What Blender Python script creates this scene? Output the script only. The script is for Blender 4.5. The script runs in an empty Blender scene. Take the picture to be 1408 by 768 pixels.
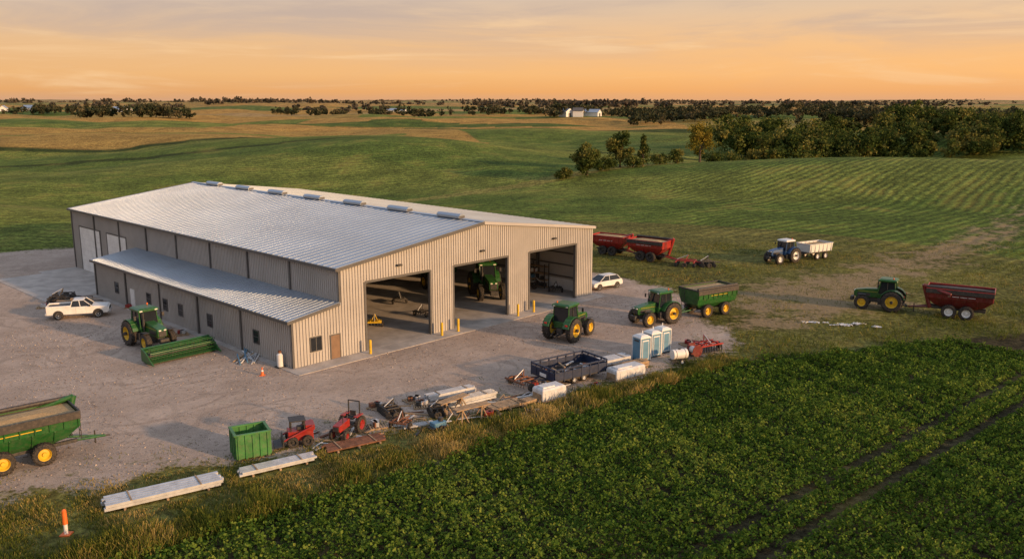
import bpy, math, random
import numpy as np
from mathutils import Matrix, Vector, Euler
rng=np.random.default_rng(7); random.seed(7)
S=bpy.context.scene
S.view_settings.view_transform='Standard'; S.view_settings.look='None'
S.view_settings.exposure=0; S.view_settings.gamma=1
COL=S.collection
# ------------------------------------------------------------------ materials
def newmat(name):
    m=bpy.data.materials.new(name); m.use_nodes=True
    nt=m.node_tree; nt.nodes.clear()
    out=nt.nodes.new('ShaderNodeOutputMaterial')
    return m,nt,out
def N(nt,t,**k):
    n=nt.nodes.new(t)
    for a,b in k.items(): setattr(n,a,b)
    return n
def mixc(nt,fac,a,b,blend='MIX'):
    n=nt.nodes.new('ShaderNodeMix'); n.data_type='RGBA'; n.blend_type=blend
    for sock,v in ((n.inputs[0],fac),(n.inputs[6],a),(n.inputs[7],b)):
        if isinstance(v,bpy.types.NodeSocket): nt.links.new(v,sock)
        elif isinstance(v,(int,float)): sock.default_value=v
        else: sock.default_value=(*v,1)
    return n.outputs[2]
def math_(nt,op,a,b=None,c=None,clamp=False):
    n=nt.nodes.new('ShaderNodeMath'); n.operation=op; n.use_clamp=clamp
    for i,v in enumerate((a,b,c)):
        if v is None: continue
        if isinstance(v,bpy.types.NodeSocket): nt.links.new(v,n.inputs[i])
        else: n.inputs[i].default_value=v
    return n.outputs[0]
def maprange(nt,v,a,b,c=0.,d=1.,smooth=True):
    n=nt.nodes.new('ShaderNodeMapRange')
    if smooth: n.interpolation_type='SMOOTHSTEP'
    nt.links.new(v,n.inputs[0])
    for i,x in enumerate((a,b,c,d)): n.inputs[i+1].default_value=x
    return n.outputs[0]
def noise(nt,vec,scale,detail=5,rough=.55,dist=0):
    n=nt.nodes.new('ShaderNodeTexNoise'); n.inputs['Scale'].default_value=scale
    n.inputs['Detail'].default_value=detail; n.inputs['Roughness'].default_value=rough
    n.inputs['Distortion'].default_value=dist
    nt.links.new(vec,n.inputs['Vector']); return n.outputs['Fac']
def mk(name,col,rough=.5,metal=0.,var=.25,scale=2.,bump=0.,bscale=30.,dust=0.):
    m,nt,out=newmat(name)
    p=N(nt,'ShaderNodeBsdfPrincipled'); nt.links.new(p.outputs[0],out.inputs[0])
    tc=N(nt,'ShaderNodeTexCoord').outputs['Object']
    f=maprange(nt,noise(nt,tc,scale,6,.6),.3,.7,1-var,1+var*.5)
    cc=nt.nodes.new('ShaderNodeVectorMath'); cc.operation='SCALE'
    cc.inputs[0].default_value=col; nt.links.new(f,cc.inputs['Scale'])
    c=cc.outputs[0]
    if dust>0:
        d=maprange(nt,noise(nt,tc,scale*2.7,8,.7),.4,.75,0.,dust)
        c=mixc(nt,d,c,(.24,.18,.13))
    nt.links.new(c,p.inputs['Base Color'])
    p.inputs['Roughness'].default_value=rough; p.inputs['Metallic'].default_value=metal
    if bump>0:
        b=N(nt,'ShaderNodeBump'); b.inputs['Strength'].default_value=bump; b.inputs['Distance'].default_value=.03
        nt.links.new(noise(nt,tc,bscale,4),b.inputs['Height']); nt.links.new(b.outputs[0],p.inputs['Normal'])
    return m
M=dict(
 wall=mk('wall_metal',(.42,.395,.365),.5,.0,.10,.35,dust=.10),
 inwall=mk('wall_liner',(.42,.38,.34),.8,0,.2,.5),
 trim=mk('trim_dark',(.10,.095,.09),.5,.0,.15),
 roof=mk('roof_metal',(.40,.455,.52),.36,.55,.12,.12,dust=.06),
 white=mk('white_paint',(.74,.73,.70),.45,0,.1,1.,dust=.15),
 concrete=mk('concrete',(.44,.40,.36),.85,0,.25,.5,.3,8,dust=.25),
 glass=mk('glass_dark',(.018,.022,.028),.08,0,.1),
 green=mk('paint_green',(.016,.105,.020),.32,0,.2,1.5,dust=.22),
 yellow=mk('paint_yellow',(.72,.46,.02),.45,0,.2,2,dust=.25),
 red=mk('paint_red',(.33,.022,.018),.35,0,.25,1.5,dust=.25),
 dred=mk('paint_red_dark',(.16,.015,.015),.4,0,.25,1.5,dust=.25),
 blue=mk('paint_blue',(.03,.09,.22),.35,0,.2,1.5,dust=.25),
 navy=mk('paint_navy',(.012,.025,.065),.5,0,.3,1.5,dust=.12),
 tblue=mk('plastic_blue',(.10,.24,.36),.5,0,.15,1.5,dust=.15),
 tire=mk('tire_rubber',(.018,.017,.016),.85,0,.3,4,dust=.45),
 black=mk('black_steel',(.03,.03,.03),.55,0,.3,3,dust=.3),
 steel=mk('galvanised_steel',(.60,.61,.62),.40,.3,.2,2,dust=.15),
 rust=mk('rusty_steel',(.20,.085,.045),.85,0,.45,3),
 wood=mk('timber',(.38,.26,.15),.8,0,.35,3),
 grain=mk('grain',(.40,.28,.14),.95,0,.25,6,.8,30),
 wrap=mk('plastic_wrap',(.64,.64,.64),.3,0,.2,2,.7,6,dust=.2),
 tarp=mk('tarp_black',(.035,.03,.028),.6,0,.3,2,dust=.3),
 orange=mk('orange_plastic',(.75,.16,.03),.5,0,.15,3),
 brown=mk('door_brown',(.20,.12,.07),.5,0,.15,2),
 bark=mk('bark',(.09,.065,.045),.95,0,.4,3),
 lamp=mk('lamp_lens',(.8,.75,.65),.2,0,.05),
 redlamp=mk('lamp_red',(.5,.03,.02),.2,0,.05),
)
# ------------------------------------------------------------------ builder
class B:
    def __init__(s,name,loc=(0,0,0),heading=0.,scale=1.):
        s.name=name;s.loc=loc;s.h=math.radians(heading);s.s=scale;s.p={}
    def add(s,part,mat,vs,fs,Mx=None,smooth=False):
        d=s.p.setdefault(part,dict(v=[],f=[],m=[],s=[],mats=[]))
        if mat not in d['mats']: d['mats'].append(mat)
        mi=d['mats'].index(mat); o=len(d['v'])
        for v in vs:
            d['v'].append(tuple(Mx@Vector(v)) if Mx is not None else tuple(v))
        for f in fs:
            d['f'].append([o+i for i in f]); d['m'].append(mi); d['s'].append(smooth)
    def box(s,part,mat,c,sz,rot=(0,0,0),top=(1,1)):
        x,y,z=sz[0]/2,sz[1]/2,sz[2]/2; a,b=top
        vs=[(-x,-y,-z),(x,-y,-z),(x,y,-z),(-x,y,-z),(-x*a,-y*b,z),(x*a,-y*b,z),(x*a,y*b,z),(-x*a,y*b,z)]
        fs=[(3,2,1,0),(4,5,6,7),(0,1,5,4),(1,2,6,5),(2,3,7,6),(3,0,4,7)]
        Mx=Matrix.Translation(c)@Euler([math.radians(r) for r in rot]).to_matrix().to_4x4()
        s.add(part,mat,vs,fs,Mx)
    def bx(s,part,mat,x0,x1,y0,y1,z0,z1):
        s.box(part,mat,((x0+x1)/2,(y0+y1)/2,(z0+z1)/2),(abs(x1-x0),abs(y1-y0),abs(z1-z0)))
    def cyl(s,part,mat,p0,p1,r0,r1=None,seg=12):
        r1=r0 if r1 is None else r1
        p0=Vector(p0);p1=Vector(p1);d=(p1-p0);q=d.to_track_quat('Z','Y').to_matrix().to_4x4()
        L=d.length;vs=[];
        for k in range(seg):
            a=2*math.pi*k/seg; vs.append((r0*math.cos(a),r0*math.sin(a),0))
        for k in range(seg):
            a=2*math.pi*k/seg; vs.append((r1*math.cos(a),r1*math.sin(a),L))
        fs=[(k,(k+1)%seg,seg+(k+1)%seg,seg+k) for k in range(seg)]
        fs+= [tuple(reversed(range(seg))),tuple(range(seg,2*seg))]
        s.add(part,mat,vs,fs,Matrix.Translation(p0)@q)
    def lathe(s,part,mat,c,prof,seg=28):
        vs=[];n=len(prof)
        for k in range(seg):
            a=2*math.pi*k/seg
            for (y,r) in prof: vs.append((c[0]+r*math.cos(a),c[1]+y,c[2]+r*math.sin(a)))
        fs=[]
        for k in range(seg):
            k2=(k+1)%seg
            for j in range(n-1): fs.append((k*n+j,k*n+j+1,k2*n+j+1,k2*n+j))
        s.add(part,mat,vs,fs)
    def prism(s,part,mat,poly,y0,y1,Mx=None):
        n=len(poly)
        vs=[(x,y0,z) for x,z in poly]+[(x,y1,z) for x,z in poly]
        fs=[tuple(range(n)),tuple(reversed(range(n,2*n)))]+[(i,(i+1)%n,n+(i+1)%n,n+i) for i in range(n)]
        s.add(part,mat,vs,fs,Mx)
    def loft(s,part,mat,secs,capb=True,capt=True):
        vs=[]
        for (z,x0,x1,y0,y1) in secs: vs+=[(x0,y0,z),(x1,y0,z),(x1,y1,z),(x0,y1,z)]
        fs=[]
        for k in range(len(secs)-1):
            for j in range(4):
                j2=(j+1)%4; fs.append((4*k+j,4*k+j2,4*k+4+j2,4*k+4+j))
        if capb: fs.append((3,2,1,0))
        if capt:
            o=4*(len(secs)-1); fs.append((o,o+1,o+2,o+3))
        s.add(part,mat,vs,fs)
    def wheel(s,part,x,y,r,w,rim='yellow',lugs=True,side=1):
        pr=[(-w/2,.56*r),(-w/2,.86*r),(-w*.38,.965*r),(w*.38,.965*r),(w/2,.86*r),(w/2,.56*r)]
        s.lathe(part,M['tire'],(x,y,r),pr)
        k=side
        rimp=[(-k*w*.45,.565*r),(k*w*.44,.565*r),(k*w*.40,.52*r),(k*w*.08,.42*r),(k*w*.12,.2*r),(k*w*.36,.17*r),(k*w*.36,.001)]
        s.lathe(part,M[rim],(x,y,r),rimp,24)
        s.lathe(part,M[rim],(x,y,r),[(-k*w*.3,.56*r),(-k*w*.3,.001)],24)
        if lugs:
            n=22
            for i in range(n):
                for sg in (-1,1):
                    a=2*math.pi*(i+(.5 if sg>0 else 0))/n
                    Mx=Matrix.Translation((x,y,r))@Matrix.Rotation(-a,4,'Y')@Matrix.Translation((r*.975,sg*w*.23,0))@Matrix.Rotation(sg*.6,4,'X')
                    hx,hy,hz=r*.03,w*.26,r*.035
                    vs=[(a_*hx,b_*hy,c_*hz) for a_ in(-1,1) for b_ in(-1,1) for c_ in(-1,1)]
                    s.add(part,M['tire'],vs,[(0,1,3,2),(4,6,7,5),(0,4,5,1),(2,3,7,6),(0,2,6,4),(1,5,7,3)],Mx)
    def finish(s,bevel=.02):
        e=bpy.data.objects.new(s.name,None); e.empty_display_size=.5; COL.objects.link(e)
        e.location=s.loc; e.rotation_euler=(0,0,s.h); e.scale=(s.s,)*3
        for pn,d in s.p.items():
            me=bpy.data.meshes.new(pn); me.from_pydata(d['v'],[],d['f'])
            for m in d['mats']: me.materials.append(m)
            me.polygons.foreach_set('material_index',d['m'])
            me.update()
            import bmesh
            bm=bmesh.new(); bm.from_mesh(me); bmesh.ops.recalc_face_normals(bm,faces=bm.faces); bm.to_mesh(me); bm.free()
            o=bpy.data.objects.new(pn,me); COL.objects.link(o); o.parent=e
            if bevel and 'wheel' not in pn:
                md=o.modifiers.new('bev','BEVEL'); md.width=bevel; md.segments=1; md.limit_method='ANGLE'; md.angle_limit=math.radians(50)
        return e
# ------------------------------------------------------------------ terrain
def sst(t): t=np.clip(t,0,1); return t*t*(3-2*t)
def HH(x,y):
    x=np.asarray(x,float);y=np.asarray(y,float)
    d=np.hypot((x-5)/1.1,y-85); w=sst((d-72)/95.)
    h=3.4*np.sin(x/62+1.3+np.sin(y/150))*np.sin(y/45+.6+.8*np.sin(x/130))+2.2*np.sin((x*.55+y*.8)/30)+1.1*np.sin((x*.8-y*.5)/19+1+np.sin(y/41))*np.sin(y/27+x/60)
    h+=1.0*np.abs(np.sin(x/46+y/95+.7*np.sin(y/33)))*2-1.0
    h+=6.0*np.exp(-(((x-165)/95)**2+((y-265)/75)**2))
    h+=4.0*np.exp(-(((x+30)/120)**2+((y-430)/90)**2))
    h-=2.5*np.exp(-(((x-50)/60)**2+((y-300)/40)**2))
    far=sst((y-450)/900.)
    h=h*(1-.2*far)+far*(7*np.sin(x/410+y/600)*np.sin(y/370+1)+5*np.sin(x/900+2))
    return h*w
def axis(lo,a,b,hi,st,g):
    mid=list(np.arange(a,b,st)); up=[];v=b;s_=st
    while v<hi: up.append(v); s_*=1+g; v+=s_
    up.append(hi); dn=[];v=a;s_=st
    while v>lo:
        s_*=1+g; v-=s_; dn.append(max(v,lo))
    return np.array(dn[::-1]+mid+up)
xs=axis(-9000,-80,80,9000,.55,.024); ys=axis(-400,36,140,11000,.5,.016)
nx,ny=len(xs),len(ys)
X,Y=np.meshgrid(xs,ys); X=X.ravel();Y=Y.ravel(); Z=HH(X,Y)
def polydist(px,py,poly):
    poly=np.array(poly,float); n=len(poly); dmin=np.full(px.shape,1e9); ins=np.zeros(px.shape,bool)
    for i in range(n):
        a=poly[i];b=poly[(i+1)%n]; ab=b-a
        t=np.clip(((px-a[0])*ab[0]+(py-a[1])*ab[1])/(ab@ab),0,1)
        dmin=np.minimum(dmin,np.hypot(px-a[0]-t*ab[0],py-a[1]-t*ab[1]))
        c=((a[1]>py)!=(b[1]>py))&(px<(b[0]-a[0])*(py-a[1])/(b[1]-a[1]+1e-12)+a[0]); ins^=c
    return np.where(ins,dmin,-dmin)
GRAV=[(-75,12),(-45,33),(-28.5,45.2),(-21.4,48.2),(-12.7,53),(-3.3,58.6),(9,66.3),(17.5,73),(21.5,77.5),(20.6,84.5),(21.5,94),(18,101.7),(13.5,109),(-24,150),(-40,152),(-66,131),(-78,124),(-130,112),(-130,12)]
DIRT=[(19,98),(19,80),(30,80),(45,88),(52,104),(79,131),(112,178),(112,190),(75,150),(44,118),(28,108)]
gm=np.clip(polydist(X,Y,GRAV),-8,8); dm=np.clip(polydist(X,Y,DIRT),-8,8)
E=np.array([.755,.656]); NN=np.array([-.656,.755])
nb=NN[0]*X+NN[1]*Y
green=np.array([.100,.150,.026]);green2=np.array([.165,.195,.036]);gold=np.array([.42,.25,.065]);gold2=np.array([.32,.22,.058]);pale=np.array([.23,.215,.055]);grass=np.array([.15,.15,.040]);soil=np.array([.07,.06,.03])
pal=np.array([gold,green,gold2,pale,green2,gold,[.40,.27,.11]])
C=np.tile(green,(len(X),1))
big=sst(.5+.5*np.sin(X/70+Y/45+np.sin(Y/60)))[:,None]; C=C*(1-big*.7)+green2*big*.7
wy=Y+18*np.sin(X/90)+8*np.sin(X/33+1); wx=X+15*np.sin(Y/80)
# contour strips of differently ripened crop in the near fields
cs=sst((np.sin((wy+.12*X)/17.+1.2*np.sin(X/150))-.1)*1.6)[:,None]
C=C*(1-.45*cs)+(green2*.75+pale*.4)*.45*cs
ca,sa=math.cos(.12),math.sin(.12)
u=(X*ca+Y*sa+60*np.sin(Y/500))/380; v=(-X*sa+Y*ca+40*np.sin(X/400))/190
hsh=np.abs(np.sin(np.floor(u)*127.1+np.floor(v)*311.7)*43758.5453)%1
pc=pal[(hsh*len(pal)).astype(int)%len(pal)]
C=np.where((wy>830)[:,None],pc,C)
C=np.where(((wy>395)&(wy<620)&(wx<-25))[:,None],gold2*.5+gold*.5,C)
C=np.where(((wy>470)&(wy<488)&(wx<-60))[:,None],green2,C)
C=np.where(((wy>=620)&(wy<760)&(wx<-200))[:,None],green2,C)
C=np.where(((wy>=600)&(wy<900)&(wx>=-200)&(wx<140))[:,None],gold,C)
C=np.where(((wy>=690)&(wy<735)&(wx>=-200)&(wx<140))[:,None],green*.8,C)
C=np.where(((wy>480)&(wy<900)&(wx>=140))[:,None],pale*.4+gold2*.6,C)
C=np.where(((wy>=560)&(wy<600)&(wx>-60)&(wx<200))[:,None],green*.5,C)
C=np.where(((wy>=386)&(wy<396)&(wx<-25))[:,None],green*.40,C)
tw=np.abs(Y-(235+.25*X+22*np.sin(X/48)))
C=np.where((tw<4.5)[:,None],pale*.9+grass*.2,C)
tw2=np.abs(Y-(330-.10*X+16*np.sin(X/60+2)))
C=np.where(((tw2<4)&(X<90))[:,None],green*.40,C)  # dark winding strip: gully shade painted into the field colour
haze=sst((Y-900)/3500.)[:,None]*.5; C=C*(1-haze)+np.array([.38,.26,.14])*haze  # distance haze painted into the far field colours
rough=(np.hypot(X-5,Y-85)<75)&(X>-30)
C=np.where(rough[:,None],grass,C)
bean=(nb<41.5)&(Y<200)&(np.hypot(X,Y)<120)&(Y<72+(X-19)*.30)
C=np.where(bean[:,None],soil,C)
me=bpy.data.meshes.new('ground')
me.vertices.add(nx*ny); me.vertices.foreach_set('co',np.stack([X,Y,Z],1).astype(np.float32).ravel())
i=np.arange(nx*ny).reshape(ny,nx)
q=np.stack([i[:-1,:-1],i[:-1,1:],i[1:,1:],i[1:,:-1]],-1).reshape(-1,4)
me.loops.add(q.size); me.loops.foreach_set('vertex_index',q.ravel().astype(np.int32))
me.polygons.add(len(q)); me.polygons.foreach_set('loop_start',(np.arange(len(q))*4).astype(np.int32))
me.polygons.foreach_set('use_smooth',np.ones(len(q),bool))
me.update(calc_edges=True)
for nm,ar in (('gm',gm),('dm',dm)):
    a=me.attributes.new(nm,'FLOAT','POINT'); a.data.foreach_set('value',ar.astype(np.float32))
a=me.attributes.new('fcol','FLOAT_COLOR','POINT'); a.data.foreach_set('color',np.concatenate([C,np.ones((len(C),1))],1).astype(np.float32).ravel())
a=me.attributes.new('row','FLOAT','POINT'); a.data.foreach_set('value',(np.where(bean,0,1)*sst((np.hypot(X-5,Y-85)-48)/30)).astype(np.float32))
ground=bpy.data.objects.new('ground',me); COL.objects.link(ground)
m,nt,out=newmat('ground_mat'); L=nt.links.new
p=N(nt,'ShaderNodeBsdfPrincipled'); L(p.outputs[0],out.inputs[0]); p.inputs['Roughness'].default_value=.95
p.inputs['Specular IOR Level'].default_value=.12
pos=N(nt,'ShaderNodeNewGeometry').outputs['Position']
def attr(n,o): a=N(nt,'ShaderNodeAttribute'); a.attribute_name=n; return a.outputs[o]
gmA,dmA,fc,row=attr('gm','Fac'),attr('dm','Fac'),attr('fcol','Color'),attr('row','Fac')
nA=noise(nt,pos,.22,6); nB=noise(nt,pos,2.2,8,.65); nC=noise(nt,pos,.018,5); nD=noise(nt,pos,14.,3,.7); nE=noise(nt,pos,.07,6,.6)
nF=noise(nt,pos,.75,6,.65)
def dot(vx,vy):
    d=N(nt,'ShaderNodeVectorMath'); d.operation='DOT_PRODUCT'; L(pos,d.inputs[0]); d.inputs[1].default_value=(vx,vy,0); return d.outputs['Value']
sel=maprange(nt,dot(1.,-.12),4.,16.)
warp=math_(nt,'MULTIPLY',nC,25.)
def rowsig(v,f1,f2,a1,a2):
    a=math_(nt,'SINE',math_(nt,'MULTIPLY',v,f1)); b_=math_(nt,'SINE',math_(nt,'MULTIPLY',v,f2))
    return math_(nt,'ADD',math_(nt,'MULTIPLY',a,a1),math_(nt,'MULTIPLY',b_,a2))
rl=rowsig(math_(nt,'ADD',dot(-.30,.954),warp),1.9,.31,.15,.05)
rr_=rowsig(math_(nt,'ADD',dot(-.70,.714),math_(nt,'MULTIPLY',nC,14.)),2.6,.33,.26,.07)
mxr=N(nt,'ShaderNodeMix'); mxr.data_type='FLOAT'; L(sel,mxr.inputs[0]); L(rl,mxr.inputs[2]); L(rr_,mxr.inputs[3])
rw=math_(nt,'MULTIPLY',math_(nt,'MULTIPLY',mxr.outputs[0],row),maprange(nt,nE,.3,.65,.3,1.3))
fv=math_(nt,'ADD',maprange(nt,nB,.32,.68,.40,1.5),rw)
fv=math_(nt,'MULTIPLY',fv,maprange(nt,nF,.34,.66,.60,1.32))
fv=math_(nt,'MULTIPLY',fv,maprange(nt,nE,.3,.7,.70,1.26))
sc=N(nt,'ShaderNodeVectorMath'); sc.operation='SCALE'; L(fc,sc.inputs[0]); L(fv,sc.inputs['Scale'])
fcol=mixc(nt,maprange(nt,nE,.50,.72,0.,.42),sc.outputs[0],(.27,.20,.055))
# gravel
g=mixc(nt,maprange(nt,nA,.3,.7),(.28,.21,.162),(.43,.34,.275))
def tracks(vx,vy,fr,amp,lo):
    s_=math_(nt,'SINE',math_(nt,'MULTIPLY',math_(nt,'ADD',dot(vx,vy),math_(nt,'MULTIPLY',noise(nt,pos,.035,3),amp)),fr))
    return math_(nt,'MULTIPLY',maprange(nt,s_,lo,1.),maprange(nt,noise(nt,pos,.11,4),.42,.62))
g=mixc(nt,math_(nt,'MULTIPLY',tracks(-.66,.75,1.9,60.,.55),.65),g,(.18,.135,.105))
g=mixc(nt,math_(nt,'MULTIPLY',tracks(.2,.98,1.1,90.,.6),.5),g,(.48,.385,.31))
g=mixc(nt,math_(nt,'MULTIPLY',tracks(.9,.4,2.6,50.,.7),.5),g,(.20,.155,.12))
g=mixc(nt,maprange(nt,nE,.48,.7,0.,.55),g,(.24,.18,.14))
g=mixc(nt,maprange(nt,nF,.50,.70,0.,.5),g,(.20,.15,.115))
g=mixc(nt,math_(nt,'MULTIPLY',maprange(nt,nD,.38,.62),.55),g,(.57,.465,.385))
g=mixc(nt,maprange(nt,nB,.54,.68,0.,.6),g,(.155,.12,.095))
weed=math_(nt,'MULTIPLY',maprange(nt,noise(nt,pos,.5,7,.7),.56,.64),maprange(nt,gmA,0.,7.5,1.,.08))
g=mixc(nt,weed,g,(.13,.125,.04))
gf=math_(nt,'ADD',gmA,math_(nt,'ADD',math_(nt,'MULTIPLY_ADD',nA,7.,-3.8),math_(nt,'MULTIPLY_ADD',nB,5.,-2.5)))
gf=maprange(nt,gf,-.5,.9)
df=math_(nt,'ADD',math_(nt,'MULTIPLY',dmA,.8),math_(nt,'ADD',math_(nt,'MULTIPLY_ADD',nA,20.,-13.),math_(nt,'ADD',math_(nt,'MULTIPLY_ADD',nB,9.,-4.5),math_(nt,'MULTIPLY_ADD',nF,12.,-6.))))
df=maprange(nt,df,-.6,3.5,0.,.8)
dirt=mixc(nt,nB,(.21,.155,.085),(.42,.31,.20))
c1=mixc(nt,df,fcol,dirt); c2=mixc(nt,gf,c1,g)
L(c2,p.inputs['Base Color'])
bp=N(nt,'ShaderNodeBump'); bp.inputs['Distance'].default_value=.35
L(maprange(nt,gf,0.,1.,.9,.22),bp.inputs['Strength'])
L(math_(nt,'ADD',math_(nt,'ADD',math_(nt,'ADD',nB,nF),math_(nt,'MULTIPLY',nD,.3)),math_(nt,'MULTIPLY',rw,1.4)),bp.inputs['Height'])
L(bp.outputs[0],p.inputs['Normal'])
me.materials.append(m)
# ------------------------------------------------------------------ foliage
def foliage(name,ramp,trans=.25):
    m,nt,out=newmat(name); L=nt.links.new
    a=N(nt,'ShaderNodeAttribute'); a.attribute_name='tone'
    r=N(nt,'ShaderNodeValToRGB'); e=r.color_ramp.elements
    e[0].position=ramp[0][0]; e[0].color=(*ramp[0][1],1); e[1].position=ramp[-1][0]; e[1].color=(*ramp[-1][1],1)
    for q_,c in ramp[1:-1]:
        x=e.new(q_); x.color=(*c,1)
    L(a.outputs['Fac'],r.inputs[0])
    d=N(nt,'ShaderNodeBsdfDiffuse'); t=N(nt,'ShaderNodeBsdfTranslucent'); mx=N(nt,'ShaderNodeMixShader'); mx.inputs[0].default_value=trans
    L(r.outputs[0],d.inputs[0]); L(r.outputs[0],t.inputs[0]); L(d.outputs[0],mx.inputs[1]); L(t.outputs[0],mx.inputs[2]); L(mx.outputs[0],out.inputs[0])
    return m
F_bean=foliage('bean_leaf',[(0,(.045,.085,.014)),(.5,(.092,.165,.025)),(1,(.22,.27,.05))],.3)
F_weed=foliage('weed_blade',[(0,(.07,.10,.018)),(.45,(.16,.17,.03)),(.75,(.33,.25,.075)),(1,(.48,.35,.14))],.3)
F_tree=foliage('tree_leaf',[(0,(.035,.055,.014)),(.5,(.080,.105,.026)),(1,(.20,.18,.05))],.2)
F_ytree=foliage('tree_leaf_autumn',[(0,(.12,.115,.02)),(.5,(.25,.20,.035)),(1,(.42,.29,.06))],.25)
F_far=foliage('far_tree_leaf',[(0,(.035,.045,.025)),(.5,(.065,.07,.038)),(1,(.13,.11,.06))],.15)
F_hor=foliage('horizon_leaf_hazed',[(0,(.06,.06,.05)),(.5,(.095,.085,.065)),(1,(.17,.13,.09))],.1)  # leaf colours lifted towards brown-grey, aerial haze put into the material
def quadmesh(name,V,mat,tone,parent=None):
    n=len(V)//4; me=bpy.data.meshes.new(name)
    me.vertices.add(n*4); me.vertices.foreach_set('co',V.astype(np.float32).ravel())
    me.loops.add(n*4); me.loops.foreach_set('vertex_index',np.arange(n*4,dtype=np.int32))
    me.polygons.add(n); me.polygons.foreach_set('loop_start',(np.arange(n)*4).astype(np.int32))
    me.update(calc_edges=True)
    a=me.attributes.new('tone','FLOAT','POINT'); a.data.foreach_set('value',np.repeat(np.clip(tone,0,1),4).astype(np.float32))
    me.materials.append(mat)
    o=bpy.data.objects.new(name,me); COL.objects.link(o)
    if parent: o.parent=parent
    return o
def nrm(v): return v/np.maximum(np.linalg.norm(v,axis=-1,keepdims=True),1e-9)
def leafq(c,size,up=.8,asp=.7):
    n=len(c); nr=nrm(rng.normal(size=(n,3))+np.array([0,0,up])); t=nrm(np.cross(nr,rng.normal(size=(n,3)))); b=np.cross(nr,t)
    s_=np.asarray(size)[:,None]*.5
    return np.stack([c-t*s_,c-b*s_*asp-nr*s_*.15,c+t*s_,c+b*s_*asp-nr*s_*.15],1).reshape(-1,3)
def bladeq(c,h,w,lean=.35):
    n=len(c); a=rng.uniform(0,2*np.pi,n); d=np.stack([np.cos(a),np.sin(a),0*a],1)*w[:,None]*.5
    tip=c+np.concatenate([rng.normal(size=(n,2))*lean*h[:,None],h[:,None]],1)
    return np.stack([c-d*.6,c+d*.6,tip+d*.45,tip-d*.45],1).reshape(-1,3)
def wob(x,y): return np.sin(x*1.7+y*.9)+np.sin(x*.6-y*1.3+2)+.7*np.sin(x*3.1+y*2.7+1)+.5*np.sin(-x*4.3+y*3.9)
# soybean field
rn=np.arange(41.3,-8,-.62); re=np.arange(-12,82,.36)
RN,RE=np.meshgrid(rn,re); RN=RN.ravel()+rng.normal(0,.05,RN.size);RE=RE.ravel()+rng.normal(0,.12,RE.size)
bxp=RE*E[0]+RN*NN[0]; byp=RE*E[1]+RN*NN[1]
k=(byp>31)&(byp<71.5+(bxp-19)*.30+.6*wob(bxp*.5,byp*.5))&(bxp<.66*byp+4)&(bxp>-.66*byp-2)&(np.abs(RN-24.2)>.30)&(np.abs(RN-21.6)>.30)&(RN<41.3+.35*wob(bxp*.6,byp*.6))
k&=rng.random(len(k))>.03+.10*(wob(bxp*.35+3,byp*.35)>2.)
bxp,byp,RNk=bxp[k],byp[k],RN[k]; nP=len(bxp)
LPP=30
pr=rng.uniform(.22,.44,nP); ph=.62+.09*wob(bxp,byp)+.07*wob(bxp*.3,byp*.3)+rng.normal(0,.07,nP)
ph*=np.where((np.abs(RNk-24.2)<.9)|(np.abs(RNk-21.6)<.9),.72,1)
idx=np.repeat(np.arange(nP),LPP); dirs=nrm(rng.normal(size=(len(idx),3))); dirs[:,2]=np.abs(dirs[:,2])
rr=rng.random(len(idx))**.4
cen=np.stack([bxp[idx]+dirs[:,0]*pr[idx]*rr,byp[idx]+dirs[:,1]*pr[idx]*rr,.12+dirs[:,2]*(ph[idx]-.12)*rr],1)
cen[:,2]+=HH(cen[:,0],cen[:,1])
ptone=rng.uniform(.15,.75,nP)+.10*wob(bxp*.22,byp*.22)
quadmesh('soybean_field',leafq(cen,rng.uniform(.11,.24,len(idx)),.9,.75),F_bean,ptone[idx]+rng.normal(0,.16,len(idx)))
# weeds strip + rough grass
def scatter(nm,pts,h,w,tn,lean=.35):
    c=np.stack([pts[:,0],pts[:,1],HH(pts[:,0],pts[:,1])],1)
    quadmesh(nm,bladeq(c,h,w,lean),F_weed,tn)
STK=[(-19.7,46.1,33,6.4,1.5),(-14.3,49.9,33,4.8,1.2),(-10.2,53.5,32,4.2,1.6),(-23,41.5,0,.8,.8),(-.5,60.5,35,3.2,1.6),(2.8,62.4,36,2.5,1.5),(9.2,67.6,36,3.4,1.5),(1.4,61.6,42,2.8,1.)]
def clear(px,py):
    k=np.ones(px.shape,bool)
    for (sx,sy,h_,l_,w_) in STK:
        a=math.radians(h_); dx,dy=px-sx,py-sy
        u_=dx*math.cos(a)+dy*math.sin(a); v_=-dx*math.sin(a)+dy*math.cos(a)
        k&=~((np.abs(u_)<l_/2+.15)&(v_>-w_/2-.5)&(v_<w_/2+.1))
    return k
n=330000
ee=rng.uniform(-22,62,n); wn=rng.uniform(0,1,n)
nn_=41.0+wn*12
px=ee*E[0]+nn_*NN[0]; py=ee*E[1]+nn_*NN[1]; gd=polydist(px,py,GRAV)
dens=np.clip(1.05-np.clip(gd+1.5,0,3)*.33,0,1)*(.6+.25*wob(px*.8,py*.8))*np.where(nn_>44.2,.75,1)
keep=(rng.random(n)<dens)&(py>30)&(px<22)&(px>-36)&(gd<1.5)&clear(px,py)
px,py,gd,nn_=px[keep],py[keep],gd[keep],nn_[keep]; n=len(px)
hh=rng.uniform(.18,.66,n)*(1+.28*wob(px*.5,py*.5))*np.clip(.45-gd*.35,.4,1.)*np.where(nn_>44.,.42,1.)
scatter('weed_strip',np.stack([px,py],1),np.clip(hh,.06,1.15),rng.uniform(.03,.08,n),.50+.17*wob(px*.35,py*.35)+rng.normal(0,.22,n))
n=170000
px=rng.uniform(-80,82,n)*1.; py=rng.uniform(70,135,n)
g_=polydist(px,py,GRAV); d_=polydist(px,py,DIRT)
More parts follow.
